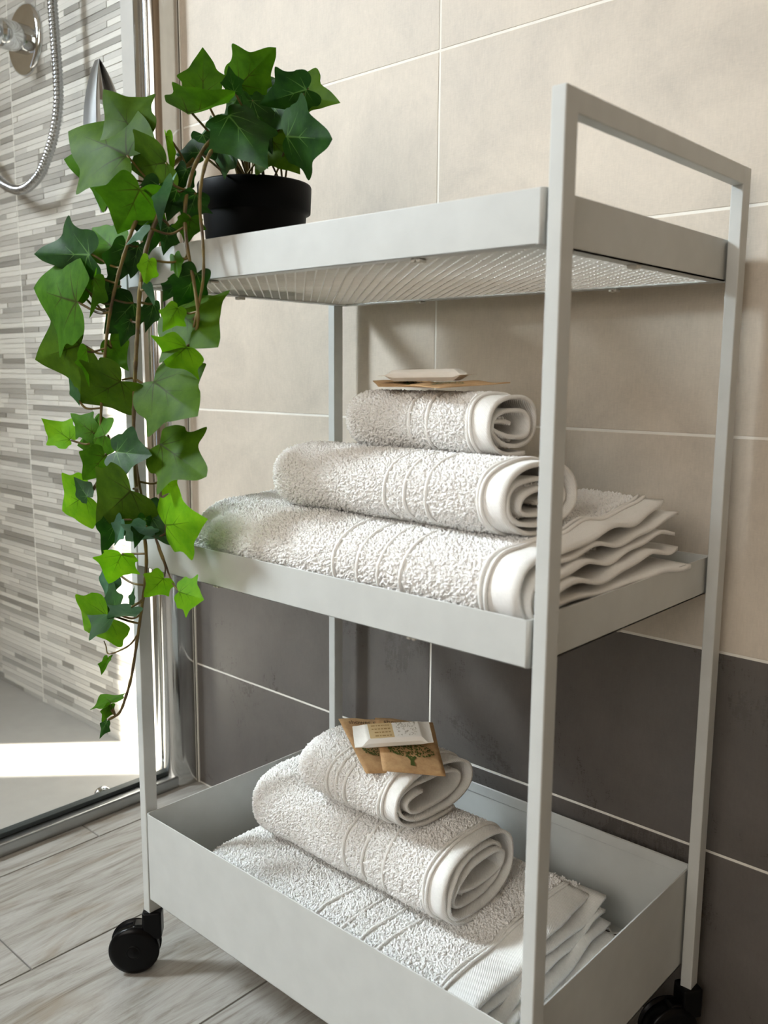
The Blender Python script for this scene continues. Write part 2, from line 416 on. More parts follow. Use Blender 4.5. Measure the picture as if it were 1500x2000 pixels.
def valve():
    r = tag(empty('shower_valve', (-1.29, YW, 1.23)), 'chrome shower mixer with round wall plate on the strip tiles', 'shower valve')
    c = (-1.288, YW - .001, 1.231)
    b = MB(); b.lathe([(0, .009), (.03, .0095), (.052, .0085), (.0572, .006), (.0585, .002), (.0585, -.001)], c, 64, (0, -1, 0)); b.build('wall_plate', M['chrome'], r)
    b = MB(); b.lathe([(.024, .007), (.024, .045), (.022, .049), (.021, .052), (.021, .07), (.0195, .073), (0, .073)], c, 40, (0, -1, 0)); b.build('valve_body', M['chrome'], r)
    b = MB(); p0 = Vector(c) + Vector((0, -.078, 0))
    b.tube([p0 + Vector((0, 0, -.012)), p0 + Vector((-.003, -.008, .01)), p0 + Vector((-.012, -.02, .06)), p0 + Vector((-.016, -.024, .09))], [.020, .018, .011, .007], 16); b.build('lever', M['chrome'], r)
    keep(r)
    h = tag(empty('shower_hose', (-1.23, .27, .97)), 'ribbed chrome shower hose hanging in a loop', 'hose')
    px = [(99, -60), (102, 0), (108, 80), (113, 150), (114, 200), (108, 250), (95, 300), (75, 345), (45, 370), (15, 365), (-20, 335), (-50, 290)]
    pts = catmull([at(u, w, 1, .275) for u, w in px], 40)
    L = [0]
    for a, b2 in zip(pts[:-1], pts[1:]): L.append(L[-1] + (b2 - a).length)
    m = int(L[-1] / .0013); P = []; R_ = []
    for i in range(m + 1):
        s = L[-1] * i / m; j = min(len(L) - 2, max(0, int(np.searchsorted(L, s)) - 1)); f = (s - L[j]) / max(1e-9, L[j + 1] - L[j])
        P.append(pts[j].lerp(pts[j + 1], f)); R_.append(.0064 + .0020 * abs(math.sin(PI * s / .0062)))
    b = MB(); b.tube(P, R_, 12); b.build('ribbed_sleeve', M['hose'], h); keep(h)
valve()

# ------------------------------------------------------------------ trolley
L_, W_, SX, SY, H_ = .4998, .30, .0109, .0149, .8320
ZB = .0681
def trolley():
    r = tag(empty('utility_trolley', (-L_ / 2, W_ / 2, 0)), 'white metal three-tier trolley on black casters holding towels and ivy', 'trolley')
    for x0, top in ((-SX, H_), (-L_, .7700)):
        for y0 in (0, W_ - SY):
            b = MB(); b.box(x0, x0 + SX, y0, y0 + SY, ZB, top); b.build('post', M['cart'], r, .0011, 3)
    b = MB(); b.box(-SX + .0003, -.0003, SY - .001, W_ - SY + .001, H_ - .0149, H_); b.build('handle_bar', M['cart'], r, .0011, 3)
    b = MB(); b.box(-L_ + .0003, -L_ + SX - .0003, SY - .001, W_ - SY + .001, .7700 - .0149, .7700); b.build('end_bar', M['cart'], r, .0011, 3)
    x0, x1, y0, y1 = -L_ + SX + .0022, -SX - .0022, -.0012, W_ + .0012
    # expanded mesh floor shared by the three trays
    g = MB(); p = .0064; q = .0058; nx = int((x1 - x0 - .016) / p); ny = int((y1 - y0 - .016) / q); w = .0008; hz = .0006
    def strand(j, yy, i): return x0 + .008 + j * p + (p * .44 if (i + j) % 2 else -p * .44) * (1 if True else 0)
    for j in range(nx + 1):
        for i in range(ny):
            a = (strand(j, 0, i), y0 + .008 + i * q); c = (strand(j, 0, i + 1), y0 + .008 + (i + 1) * q)
            g.add([(a[0] - w, a[1], -hz), (a[0] + w, a[1], -hz), (c[0] + w, c[1], -hz), (c[0] - w, c[1], -hz), (a[0] - w, a[1], hz), (a[0] + w, a[1], hz), (c[0] + w, c[1], hz), (c[0] - w, c[1], hz)],
                  [(0, 3, 2, 1), (4, 5, 6, 7), (0, 4, 7, 3), (1, 2, 6, 5)])
    mesh0 = None
    for name, zt, zb in (('upper_tray', .7734, .7388), ('middle_tray', .4952, .4616), ('lower_tray', .1895, .0904)):
        t = empty('tray', ((x0 + x1) / 2, W_ / 2, zb)); t.parent = r; t['label'] = {'upper_tray': 'shallow top tray under the ivy', 'middle_tray': 'shallow middle tray', 'lower_tray': 'deep bottom tray'}[name]
        th = .0012; e = .0035
        b = MB(); b.box(x0 + e * .6, x1 - e * .6, y0, y0 + th, zb, zt); b.box(x0 + e, x1 - e, y0, y0 + .012, zb, zb + th); b.build('front_panel', M['cart'], t, .0005)
        b = MB(); b.box(x0 + e * .6, x1 - e * .6, y1 - th, y1, zb, zt); b.box(x0 + e, x1 - e, y1 - .012, y1, zb, zb + th); b.box(x0 + e, x1 - e, y1 - th - .0012, y1 - th - .0001, zt - .0115, zt - .0002); b.build('back_panel', M['cart'], t, .0005)
        for sx, xa in ((1, x0), (-1, x1)):
            b = MB(); xs = sorted((xa, xa + sx * th)); b.box(xs[0], xs[1], y0 + e, y1 - e, zb, zt); xs = sorted((xa, xa + sx * .012)); b.box(xs[0], xs[1], y0 + .012, y1 - .012, zb, zb + th)
            # rounded corners
            for yc, sy in ((y0, 1), (y1, -1)):
                pts = [(xa + sx * (e - e * math.cos(k * PI / 12)), yc + sy * (e - e * math.sin(k * PI / 12))) for k in range(7)]
                ins = [(xa + sx * (e - (e - th) * math.cos(k * PI / 12)), yc + sy * (e - (e - th) * math.sin(k * PI / 12))) for k in range(7)]
                vs = [(a[0], a[1], z) for z in (zb, zt) for a in pts + ins]
                fs = []
                for k in range(6): fs += [(k, k + 1, k + 15, k + 14), (k + 7, k + 21, k + 22, k + 8), (k + 14, k + 15, k + 22, k + 21), (k, k + 7, k + 8, k + 1)]
                b.add(vs, fs, True)
            b.build('side_panel', M['cart'], t, 0)
        if mesh0 is None:
            m = mesh0 = g.build('mesh_floor', M['mesh'], t)
        else:
            m = mesh0.copy(); COL.objects.link(m); m.parent = t
        m.location = (0, 0, zb + .0022)
        for cx in (-.36, -.12):
            for cy in (.006, W_ - .006):
                b = MB(); b.box(cx - .004, cx - .001, cy - .004, cy + .004, zb - .0028, zb); b.box(cx + .001, cx + .004, cy - .004, cy + .004, zb - .0028, zb); b.box(cx - .004, cx + .004, cy - .004, cy + .004, zb - .0012, zb); b.build('clip', M['clip'], t, .0004)
        for cx in (x0 + .006, x1 - .006):
            b = MB(); b.box(cx - .004, cx + .004, .13, .138, zb - .0028, zb); b.build('clip', M['clip'], t, .0004)
        bpy.context.view_layer.update()
        for c in t.children: c.matrix_parent_inverse = Matrix.Translation(t.location).inverted()
    # casters
    first = None
    for (px, py), ang in (((-L_ + SX / 2, SY / 2), 228), ((-SX / 2, SY / 2), 250), ((-L_ + SX / 2, W_ - SY / 2), 200), ((-SX / 2, W_ - SY / 2), 235)):
        if first is None:
            c = empty('caster', (0, 0, 0)); c.parent = r; R0 = .0262; off = -.020
            ax = (0, 1, 0); wc = (off, 0, R0)
            b = MB(); b.lathe([(0, -.0080), (.019, -.0080), (.0245, -.0080), (R0, -.006), (R0, .006), (.0245, .0080), (.019, .0080), (0, .0080)], wc, 48, ax); b.build('wheel', M['black'], c)
            b = MB(); b.lathe([(0, .0150), (.004, .0148), (.006, .0136), (.0068, .0134), (.0075, .0140), (.0082, .0130)], (off, 0, R0 + .0016), 24, (0, 1, 0)); b.lathe([(0, .0150), (.004, .0148), (.006, .0136), (.0068, .0134), (.0075, .0140), (.0082, .0130)], (off, 0, R0 + .0016), 24, (0, -1, 0)); b.build('hub_cap', M['black'], c)
            for sg in (-1, 1):   # round covers on both sides of the wheel
                b = MB(); b.lathe([(0, .0132), (.021, .0130), (.0262, .0112), (.0276, .0090), (.0276, .0084), (0, .0084)], (off, 0, R0 + .0016), 56, (0, sg, 0)); b.build('cover_disc', M['black'], c)
            b = MB(); b.box(-.0225, -.002, -.0082, .0082, R0 + .004, R0 + .0295); b.build('hood', M['black'], c, .004, 3)
            b = MB(); b.box(-.0105, .0105, -.0105, .0105, .040, ZB + .0035); b.build('stem_socket', M['black'], c, .003, 3)
            first = c
        else:
            c = first.copy(); COL.objects.link(c); c.parent = r
            for ch in list(first.children):
                d = ch.copy(); COL.objects.link(d); d.parent = c
        c.location = (px, py, 0); c.rotation_euler = (0, 0, math.radians(ang - 180))
    bpy.context.view_layer.update()
    for c in r.children: c.matrix_parent_inverse = Matrix.Translation(r.location).inverted()
trolley()

# ------------------------------------------------------------------ towels
def pile_group():
    g = bpy.data.node_groups.new('terry_loops', 'GeometryNodeTree')
    g.interface.new_socket('Geometry', in_out='INPUT', socket_type='NodeSocketGeometry'); g.interface.new_socket('Geometry', in_out='OUTPUT', socket_type='NodeSocketGeometry')
    n = g.nodes; l = g.links
    gi = n.new('NodeGroupInput'); go = n.new('NodeGroupOutput')
    d = n.new('GeometryNodeDistributePointsOnFaces'); d.inputs['Density'].default_value = 390000.
    ico = n.new('GeometryNodeMeshIcoSphere'); ico.inputs['Radius'].default_value = .00122; ico.inputs['Subdivisions'].default_value = 1
    tr = n.new('GeometryNodeTransform'); tr.inputs['Scale'].default_value = (.80, .80, 1.75); tr.inputs['Translation'].default_value = (0, 0, .0006)
    sh = n.new('GeometryNodeSetShadeSmooth'); sm = n.new('GeometryNodeSetMaterial'); sm.inputs['Material'].default_value = M['pile']
    al = n.new('FunctionNodeAlignRotationToVector'); al.axis = 'Z'
    rv = n.new('FunctionNodeRandomValue'); rv.data_type = 'FLOAT_VECTOR'; rv.inputs[0].default_value = (-.95, -.95, -3.1); rv.inputs[1].default_value = (.95, .95, 3.1)
    er = n.new('FunctionNodeEulerToRotation'); rr = n.new('FunctionNodeRotateRotation'); rr.rotation_space = 'LOCAL'
    sc = n.new('FunctionNodeRandomValue'); sc.data_type = 'FLOAT'; sc.inputs[2].default_value = .65; sc.inputs[3].default_value = 1.35
    io = n.new('GeometryNodeInstanceOnPoints')
    l.new(gi.outputs[0], d.inputs['Mesh']); l.new(d.outputs['Points'], io.inputs['Points'])
    l.new(ico.outputs[0], tr.inputs[0]); l.new(tr.outputs[0], sh.inputs[0]); l.new(sh.outputs[0], sm.inputs[0]); l.new(sm.outputs[0], io.inputs['Instance'])
    l.new(d.outputs['Normal'], al.inputs['Vector']); l.new(al.outputs[0], rr.inputs[0]); l.new(rv.outputs[0], er.inputs[0]); l.new(er.outputs[0], rr.inputs[1]); l.new(rr.outputs[0], io.inputs['Rotation'])
    l.new(sc.outputs[1], io.inputs['Scale']); l.new(io.outputs[0], go.inputs[0]); return g
PILE = pile_group()

def lump(x, y, z, seed):
    return (math.sin(x * 61 + seed) * math.sin(y * 47 + seed * 2.1) + .6 * math.sin(x * 133 + z * 90 + seed * 1.7) * math.sin(y * 109 + 1.3 * seed) + .5 * math.sin(z * 150 + x * 40 + seed)) * .5

def towel(name, label, group, strips, c, X0, xend, hem, cords, bare, outer_v, rl, seed, rot=0., wob=0., extra=()):
    """strips: list of centre-line polylines (Y,Z); strips[0] outermost. xend(k, s): X of the free end for layer k at fraction s."""
    root = tag(empty(name, (X0 + .15, c[0], c[1])), label, 'towel', group); TH = .0034
    body = MB(); info = []
    for k, P in enumerate(strips):
        P = np.array(P, float); n = len(P)
        T = np.gradient(P, axis=0); T /= np.linalg.norm(T, axis=1)[:, None] + 1e-12; Nn = np.stack([T[:, 1], -T[:, 0]], 1)
        m0 = n // 6
        if np.dot(Nn[m0], P[m0] - np.array(c)) < 0: Nn = -Nn
        nl = 9; nr = 44
        def surf(i, j, off, k=k, P=P, Nn=Nn, n=n, nl=nl, nr=nr):
            s = i / (n - 1); xe = xend(k, s)
            if j <= nl: x = X0 + rl * (1 - math.cos(j / nl * PI / 2)); sc = math.sin(j / nl * PI / 2)
            else: x = X0 + rl + (xe - X0 - rl) * (j - nl) / nr; sc = 1.
            sc = .12 + .88 * sc
            y = c[0] + (P[i, 0] + Nn[i, 0] * off - c[0]) * sc; z = c[1] + (P[i, 1] + Nn[i, 1] * off - c[1]) * sc
            d = lump(x, y, z, seed) * .0013
            if wob and j > nl: z += wob * ((j - nl) / nr) ** 3 * (math.sin(P[i, 0] * 48 + k * 1.3 + seed) + .5 * math.sin(P[i, 0] * 95 + k * 2.4)) * (1 if i < n * .55 else .35)
            y += Nn[i, 0] * d; z += Nn[i, 1] * d
            if rot:
                dx, dy = x - X0, y - c[0]; x, y = X0 + dx * math.cos(rot) - dy * math.sin(rot), c[0] + dx * math.sin(rot) + dy * math.cos(rot)
            return (x, y, z)
        m = nl + nr + 1
        A = [surf(i, j, TH / 2) for i in range(n) for j in range(m)]; B = [surf(i, j, -TH / 2) for i in range(n) for j in range(m)]
        o = n * m; fs = []
        for i in range(n - 1):
            for j in range(m - 1):
                a = i * m + j; fs += [(a, a + 1, a + m + 1, a + m), (o + a, o + a + m, o + a + m + 1, o + a + 1)]
            fs += [(i * m + m - 1, o + i * m + m - 1, o + (i + 1) * m + m - 1, (i + 1) * m + m - 1), (i * m, (i + 1) * m, o + (i + 1) * m, o + i * m)]
        for j in range(m - 1): fs += [(j, o + j, o + j + 1, j + 1), ((n - 1) * m + j, (n - 1) * m + j + 1, o + (n - 1) * m + j + 1, o + (n - 1) * m + j)]
        body.add(A + B, fs, True)
        info.append((surf, n, m, nl, nr))
    body.build('folded_cloth', M['hem'], root)
    surf, n, m, nl, nr = info[0]
    def at_x(i, X, off, k=0):
        # j (real) for X at profile index i, then interpolate
        surf, n, m, nl, nr = info[k]
        xe = xend(k, i / (n - 1)); j = nl + (X - X0 - rl) / (xe - X0 - rl) * nr; j = max(0, min(m - 1.001, j)); a = int(j); f = j - a
        p, q = surf(i, a, off), surf(i, a + 1, off); return Vector(p).lerp(Vector(q), f)
    i0, i1 = int(outer_v[0] * (n - 1)), int(outer_v[1] * (n - 1))
    for X in cords:
        b = MB(); b.tube([at_x(i, X + .0012 * math.sin(i * .35 + X * 300), TH / 2 + .0011) for i in range(i0, i1 + 1)], .00165, 8); b.build('woven_cord', M['hem'], root)
    # pile: everywhere on the outside except cords and hem
    em = MB()
    def patch(k, xa, xb, ia, ib):
        surf, n, m, nl, nr = info[k]
        cols = max(2, int((xb - xa) / .006) + 1)
        grid = []
        for i in range(ia, ib + 1):
            row_ = []
            for q in range(cols):
                X = xa + (xb - xa) * q / (cols - 1)
                if X <= X0 + rl:
                    j = math.acos(max(-1, min(1, 1 - (X - X0) / rl))) / (PI / 2) * nl; a = min(int(j), nl - 1); p0, p1 = surf(i, a, TH / 2), surf(i, a + 1, TH / 2); row_.append(Vector(p0).lerp(Vector(p1), j - a))
                else: row_.append(at_x(i, min(X, xend(k, i / (n - 1)) - hem if q == cols - 1 and xb > 1 else X), TH / 2, k))
            grid += row_
        fs = [(i * cols + q, i * cols + q + 1, (i + 1) * cols + q + 1, (i + 1) * cols + q) for i in range(ib - ia) for q in range(cols - 1)]
        em.add(grid, fs, True)
    edges = [X0] + [x for s in bare for x in (s[0], s[1])]
    for a in range(0, len(edges) - 1, 2): patch(0, edges[a], edges[a + 1], i0, i1)
    for (k, xa, xb, va, vb) in extra:
        nn = info[k][1]; patch(k, xa, xb, int(va * (nn - 1)), int(vb * (nn - 1)))
    me = bpy.data.meshes.new('terry_pile'); me.from_pydata(em.v, [], em.f); me.materials.append(M['pile'])
    # outward normals
    bm = bmesh.new(); bm.from_mesh(me)
    cc = Vector((0, c[0], c[1]))
    for f in bm.faces:
        q = f.calc_center_median()
        d = Vector((0, q.y - c[0] - ((q.x - X0) * math.sin(rot)), q.z - c[1]))
        f.normal_update()
        if f.normal.dot(d) < 0: f.normal_flip()
    bm.to_mesh(me); bm.free()
    o = bpy.data.objects.new('terry_pile', me); COL.objects.link(o); o.parent = root; o['kind'] = 'stuff'
    md = o.modifiers.new('loops', 'NODES'); md.node_group = PILE
    keep(root); return root

def roll_profile(yc, zc, a, b, turns, pitch, start, n=46, sq=2.4):
    P = []; N = int(n * turns)
    for i in range(N + 1):
        th = 2 * PI * i / n; t = start - th; k = pitch * th / (2 * PI)
        aa = max(a - k, .004); bb = max(b - k, .0025)
        ct, st = math.cos(t), math.sin(t)
        q = min(1., max(0., th / (2 * PI) - .55)); wv = 1 + q * (.07 * math.sin(2 * t + start * 40 + a * 500) + .05 * math.sin(3 * t + b * 900))
        yy = aa * math.copysign(abs(ct) ** (2 / sq), ct) * wv + q * .006 * math.sin(th * .31 + b * 700); zz = bb * math.copysign(abs(st) ** (2 / sq), st) * wv - q * .0025
        P.append((yc + yy, zc + zz))
    return P
def u_profile(y0, y1, z0, z1, n=30, lift=0.0):
    h = (z1 - z0) / 2; zc = (z0 + z1) / 2; rx = min(h * 1.5, .06); P = []
    for i in range(n): s = i / n; y = y1 + (y0 + rx - y1) * s; P.append((y, z1 + lift * (1 - s) ** 2))
    for i in range(19):
        t = PI / 2 + PI * i / 18; P.append((y0 + rx + rx * math.cos(t), zc + h * math.sin(t)))
    for i in range(1, n): s = i / n; P.append((y0 + rx + (y1 - y0 - rx) * s, z0))
    return P
def bands(cords, hemstart, w=.0032):
    out = []
    for x in cords: out.append((x - w, x + w))
    out.append((hemstart, 9))
    # merge overlapping
    m = [list(out[0])]
    for a, b in out[1:]:
        if a <= m[-1][1] + .002: m[-1][1] = max(b, m[-1][1])
        else: m.append([a, b])
    return m
def rolled(name, label, group, yc, zc, a, b, X0, X1, cords, hem, turns, start, seed, rot=0, pitch=.0085):
    P = roll_profile(yc, zc, a - .0035, b - .0035, turns, pitch, start)
    n1 = 1.02 / turns
    def xe(k, s): return X1 - .004 * s * turns / 2 + .004 * math.sin(s * turns * 5 + seed) * min(1, s * turns)
    ex = [(0, X1 - .05, X1 - .012, min(.99, 1.9 / turns), .99)]
    towel(name, label, group, [P], (yc, zc), X0, xe, hem, cords, bands(cords, X1 - hem), (0, n1), min(.03, b), seed, rot, extra=ex)
def folded(name, label, group, y0, y1, z0, z1, X0, X1, cords, hem, seed, layers=4, fan=.0, lift=.0):
    t = (z1 - z0) / (2 * layers); st = []
    for k in range(layers):
        st.append(u_profile(y0 + .0035 + k * .009, y1 + (.010 if k else 0) - .002 * k + .003 * math.sin(k * 2.2), z0 + .0035 + k * t, z1 - .0035 - k * t, 30, lift * (1 - k / layers)))
    def xe(k, s): return X1 + fan * (s if k == 0 else (.12 + .2 * k + .5 * s)) + .0025 * math.sin(9 * s + k * 1.7)
    ex = [(1, X1 - .06, X1 - .016, .0, .4), (2, X1 - .06, X1 - .012, .0, .3), (1, X1 - .06, X1 - .012, .6, 1.0)]
    towel(name, label, group, st, (y0 + .06, (z0 + z1) / 2), X0, xe, hem, cords, bands(cords, X1 - hem), (0, .78), .03, seed, wob=.0032, extra=ex)

GM, GB = 'towels on the middle tray', 'towels in the bottom tray'
folded('bath_towel', 'large folded white bath towel, lowest of the middle tray stack', GM, .010, .252, .4655, .5350, -.428, -.040, [-.2128, -.1864, -.1628, -.1385, -.0640, -.0595], .021, 1.3, 4, .022, .016)
rolled('hand_towel', 'rolled white hand towel, middle of the stack on the middle tray', GM, .098, .5645, .058, .0335, -.345, -.066, [-.186, -.164, -.142, -.0905, -.0868], .020, 3.1, -PI / 2 + .45, 2.4)
rolled('guest_towel', 'small rolled white towel under kraft sachets, top of the middle tray stack', GM, .124, .6180, .041, .0295, -.289, -.114, [-.1975, -.1775, -.1355, -.132], .017, 2.7, -PI / 2 + .4, 4.9)
folded('bath_towel', 'large folded white bath towel lying flat in the bottom tray', GB, .022, .246, .0950, .1510, -.450, -.092, [-.2700, -.2360, -.2100, -.1885, -.1190, -.1150], .020, 6.2, 4, .034, .006)
rolled('hand_towel', 'rolled white hand towel, middle of the stack in the bottom tray', GB, .149, .1900, .066, .0420, -.437, -.150, [-.2750, -.2500, -.2230, -.1725, -.1685], .018, 3.3, -PI / 2 + .45, 7.7)
rolled('guest_towel', 'small rolled white towel under kraft sachets, top of the bottom tray stack', GB, .143, .2595, .064, .0325, -.357, -.203, [-.294, -.282, -.270, -.2260, -.2225], .018, 2.5, -PI / 2 + .4, 9.1)

# ------------------------------------------------------------------ sachets and soap bars
def tree_mark(parent, f, s):
    b = MB()
    def P(u, v): return f(u, v, .0007)
    tr = [(-.05, -.36), (.05, -.36), (.03, -.22), (.10, -.10), (.05, -.08), (0, -.16), (-.06, -.08), (-.10, -.11), (-.035, -.22)]
    b.add([P(x * s, y * s) for x, y in tr], [tuple(range(9))])
    rr = random.Random(3)
    for k in range(150):
        a = rr.uniform(0, 2 * PI); q = math.sqrt(rr.random()); x = .50 * q * math.cos(a); y = .08 + .20 * q * math.sin(a)
        an = rr.uniform(.2, 2.9); dx, dy = .036 * math.cos(an), .036 * math.sin(an); ex, ey = -dy * .42, dx * .42
        b.add([P((x + dx) * s, (y + dy) * s), P((x + ex) * s, (y + ey) * s), P((x - dx) * s, (y - dy) * s), P((x - ex) * s, (y - ey) * s)], [(0, 1, 2, 3)])
    o = b.build('tree_emblem', M['ink_green'], parent); o['kind'] = 'stuff'
def sachet(label, group, bl, br, fl, text=True):
    bl, br, fl = Vector(bl), Vector(br), Vector(fl); ex = (br - bl); ey = (bl - fl); w, h = ex.length, ey.length; ex.normalize(); ey = (ey - ex * ex.dot(ey)).normalized(); nz = ex.cross(ey)
    c = (br + fl) / 2
    def puff(u, v): return .0016 * max(0, 1 - (2 * u / (w * .86)) ** 2) * max(0, 1 - (2 * v / (h * .86)) ** 2) + .0006 * math.sin(u * 160 + v * 90)
    def f(u, v, o=0): return c + ex * u + ey * v + nz * (puff(u, v) + o)
    r = tag(empty('sachet', c), label, 'sachet', group); b = MB(); N = 12; vs = []
    for sgn in (1, -1):
        for i in range(N + 1):
            for j in range(N + 1):
                u, v = w * (i / N - .5), h * (j / N - .5); k = puff(u, v); vs.append(c + ex * u + ey * v + nz * (k if sgn > 0 else k * .15 - .0005))
    n = N + 1; o = n * n; fs = []
    for i in range(N):
        for j in range(N): a = i * n + j; fs += [(a, a + n, a + n + 1, a + 1), (o + a, o + a + 1, o + a + n + 1, o + a + n)]
    ring = [i * n for i in range(n)] + [N * n + j for j in range(1, n)] + [i * n + N for i in range(N - 1, -1, -1)] + [j for j in range(N - 1, 0, -1)]
    for a, d in zip(ring, ring[1:] + ring[:1]): fs.append((a, d, o + d, o + a))
    b.add(vs, fs, True); b.build('pouch', M['kraft'], r)
    tree_mark(r, lambda u, v, o: f(u, v - h * .16, o), w * .82)
    if text:
        cu = bpy.data.curves.new('lettering', 'FONT'); cu.body = 'shower cap'; cu.size = w * .135; cu.align_x = 'CENTER'; cu.extrude = .00005
        t = bpy.data.objects.new('lettering', cu); COL.objects.link(t); cu.materials.append(M['ink_brown'])
        m = Matrix.Identity(4); p = f(-w * .06, h * .37, .0009)
        for i in range(3): m[i][0] = ex[i]; m[i][1] = ey[i]; m[i][2] = nz[i]; m[i][3] = p[i]
        me = bpy.data.meshes.new_from_object(t); bpy.data.objects.remove(t); me.transform(m)
        t = bpy.data.objects.new('lettering', me); COL.objects.link(t); t.parent = r
    bpy.context.view_layer.update()
    for ch in r.children: ch.matrix_parent_inverse = Matrix.Translation(r.location).inverted()
    return r
def soap(label, group, c, ex, ey, L, Wd, Hh):
    c, ex = Vector(c), Vector(ex).normalized(); ey = Vector(ey); ey = (ey - ex * ex.dot(ey)).normalized(); nz = ex.cross(ey)
    r = tag(empty('soap_bar', c), label, 'soap', group); b = MB()
    def f(u, v, o): return c + ex * u + ey * v + nz * o
    secs = []; 
    xs = [(-.5, 1.0, .0), (-.42, 1.02, .02), (-.36, .96, .75), (-.33, .92, 1.), (.33, .92, 1.), (.36, .96, .75), (.42, 1.02, .02), (.5, 1.0, .0)]
    for x, wf, hf in xs:
        row_ = []; hw = Wd * wf / 2; ht = Hh / 2 * hf + .0004; bev = min(.003, ht * .6)
        for (v, o) in ((-hw, -ht + bev), (-hw, ht - bev), (-hw + bev, ht), (hw - bev, ht), (hw, ht - bev), (hw, -ht + bev), (hw - bev, -ht), (-hw + bev, -ht)): row_.append(f(L * x + (.0012 * math.sin(v * 900) if abs(x) == .5 else 0), v, o))
        secs += row_
    fs = [(i * 8 + k, i * 8 + (k + 1) % 8, i * 8 + 8 + (k + 1) % 8, i * 8 + 8 + k) for i in range(len(xs) - 1) for k in range(8)] + [tuple(range(8)), tuple(range(56, 64))]
    b.add(secs, fs, False); b.build('wrapper', M['wrapper'], r, .0006, 2)
    top = Hh / 2 + .0007
    b = MB(); q = [(-.31, -.34), (.0, -.34), (.0, .36), (-.31, .36)]; b.add([f(L * x, Wd * y, top) for x, y in q], [(0, 1, 2, 3)]); b.build('tan_panel', M['label_tan'], r)
    b = MB()
    for k in range(4):
        y = .24 - k * .16; x = -.27 + (.03 if k > 1 else 0)
        while x < -.05:
            l = random.uniform(.012, .05); b.add([f(L * a, Wd * bb, top + .0002) for a, bb in ((x, y - .025), (min(x + l, -.03), y - .025), (min(x + l, -.03), y + .025), (x, y + .025))], [(0, 1, 2, 3)]); x += l + .012
    o = b.build('print_lines', M['ink_tan'], r); o['kind'] = 'stuff'
    b = MB(); rr = random.Random(5)
    for k in range(90):
        x = rr.uniform(.05, .30); y = rr.uniform(-.28, .34); an = rr.uniform(0, PI); l = .018; dx, dy = l * math.cos(an), l * 2.2 * math.sin(an)
        b.add([f(L * (x + dx), Wd * (y + dy), top), f(L * (x - dy * .15), Wd * (y + dx * .5), top), f(L * (x - dx), Wd * (y - dy), top), f(L * (x + dy * .15), Wd * (y - dx * .5), top)], [(0, 1, 2, 3)])
    o = b.build('leaf_print', M['ink_grey'], r); o['kind'] = 'stuff'
    keep(r)
def px(u, w, z): return at(u, w, 2, z)
SG = 'kraft paper sachets'
sachet('brown kraft sachet with half-hidden tree print, left one on the bottom tray towels', SG, px(660, 1403, .308), px(765, 1405, .2975), px(716, 1510, .285))
fl, fr, br = px(748, 1505, .298), px(871, 1516, .289), px(845, 1412, .309)
sachet('brown kraft sachet with green tree print facing out, right one on the bottom tray towels', SG, fl + br - fr, br, fl)
bc = (px(690, 1446, .3105) + px(843, 1440, .3105)) / 2
bx = px(843, 1438, .314) - px(690, 1448, .314)
soap('small white wrapped soap bar with tan label on the bottom tray sachets', 'wrapped soap bars', bc + Vector((0, 0, .0045)), bx, Vector((-.62, .62, .28)), bx.length, .030, .0095)
zt = .6480
sachet('brown kraft sachet sticking out left on the middle tray guest towel', SG, (-.288, .134, zt + .0035), (-.250, .174, zt + .003), (-.222, .080, zt - .001), False)
sachet('brown kraft sachet sticking out right on the middle tray guest towel', SG, (-.204, .166, zt + .0045), (-.154, .160, zt + .003), (-.194, .082, zt + .0002), False)
soap('small white wrapped soap bar seen edge-on, topping the middle tray towels', 'wrapped soap bars', (-.210, .126, zt + .0088), Vector((.085, .035, .002)), Vector((-.035, .085, .0)), .082, .030, .0095)

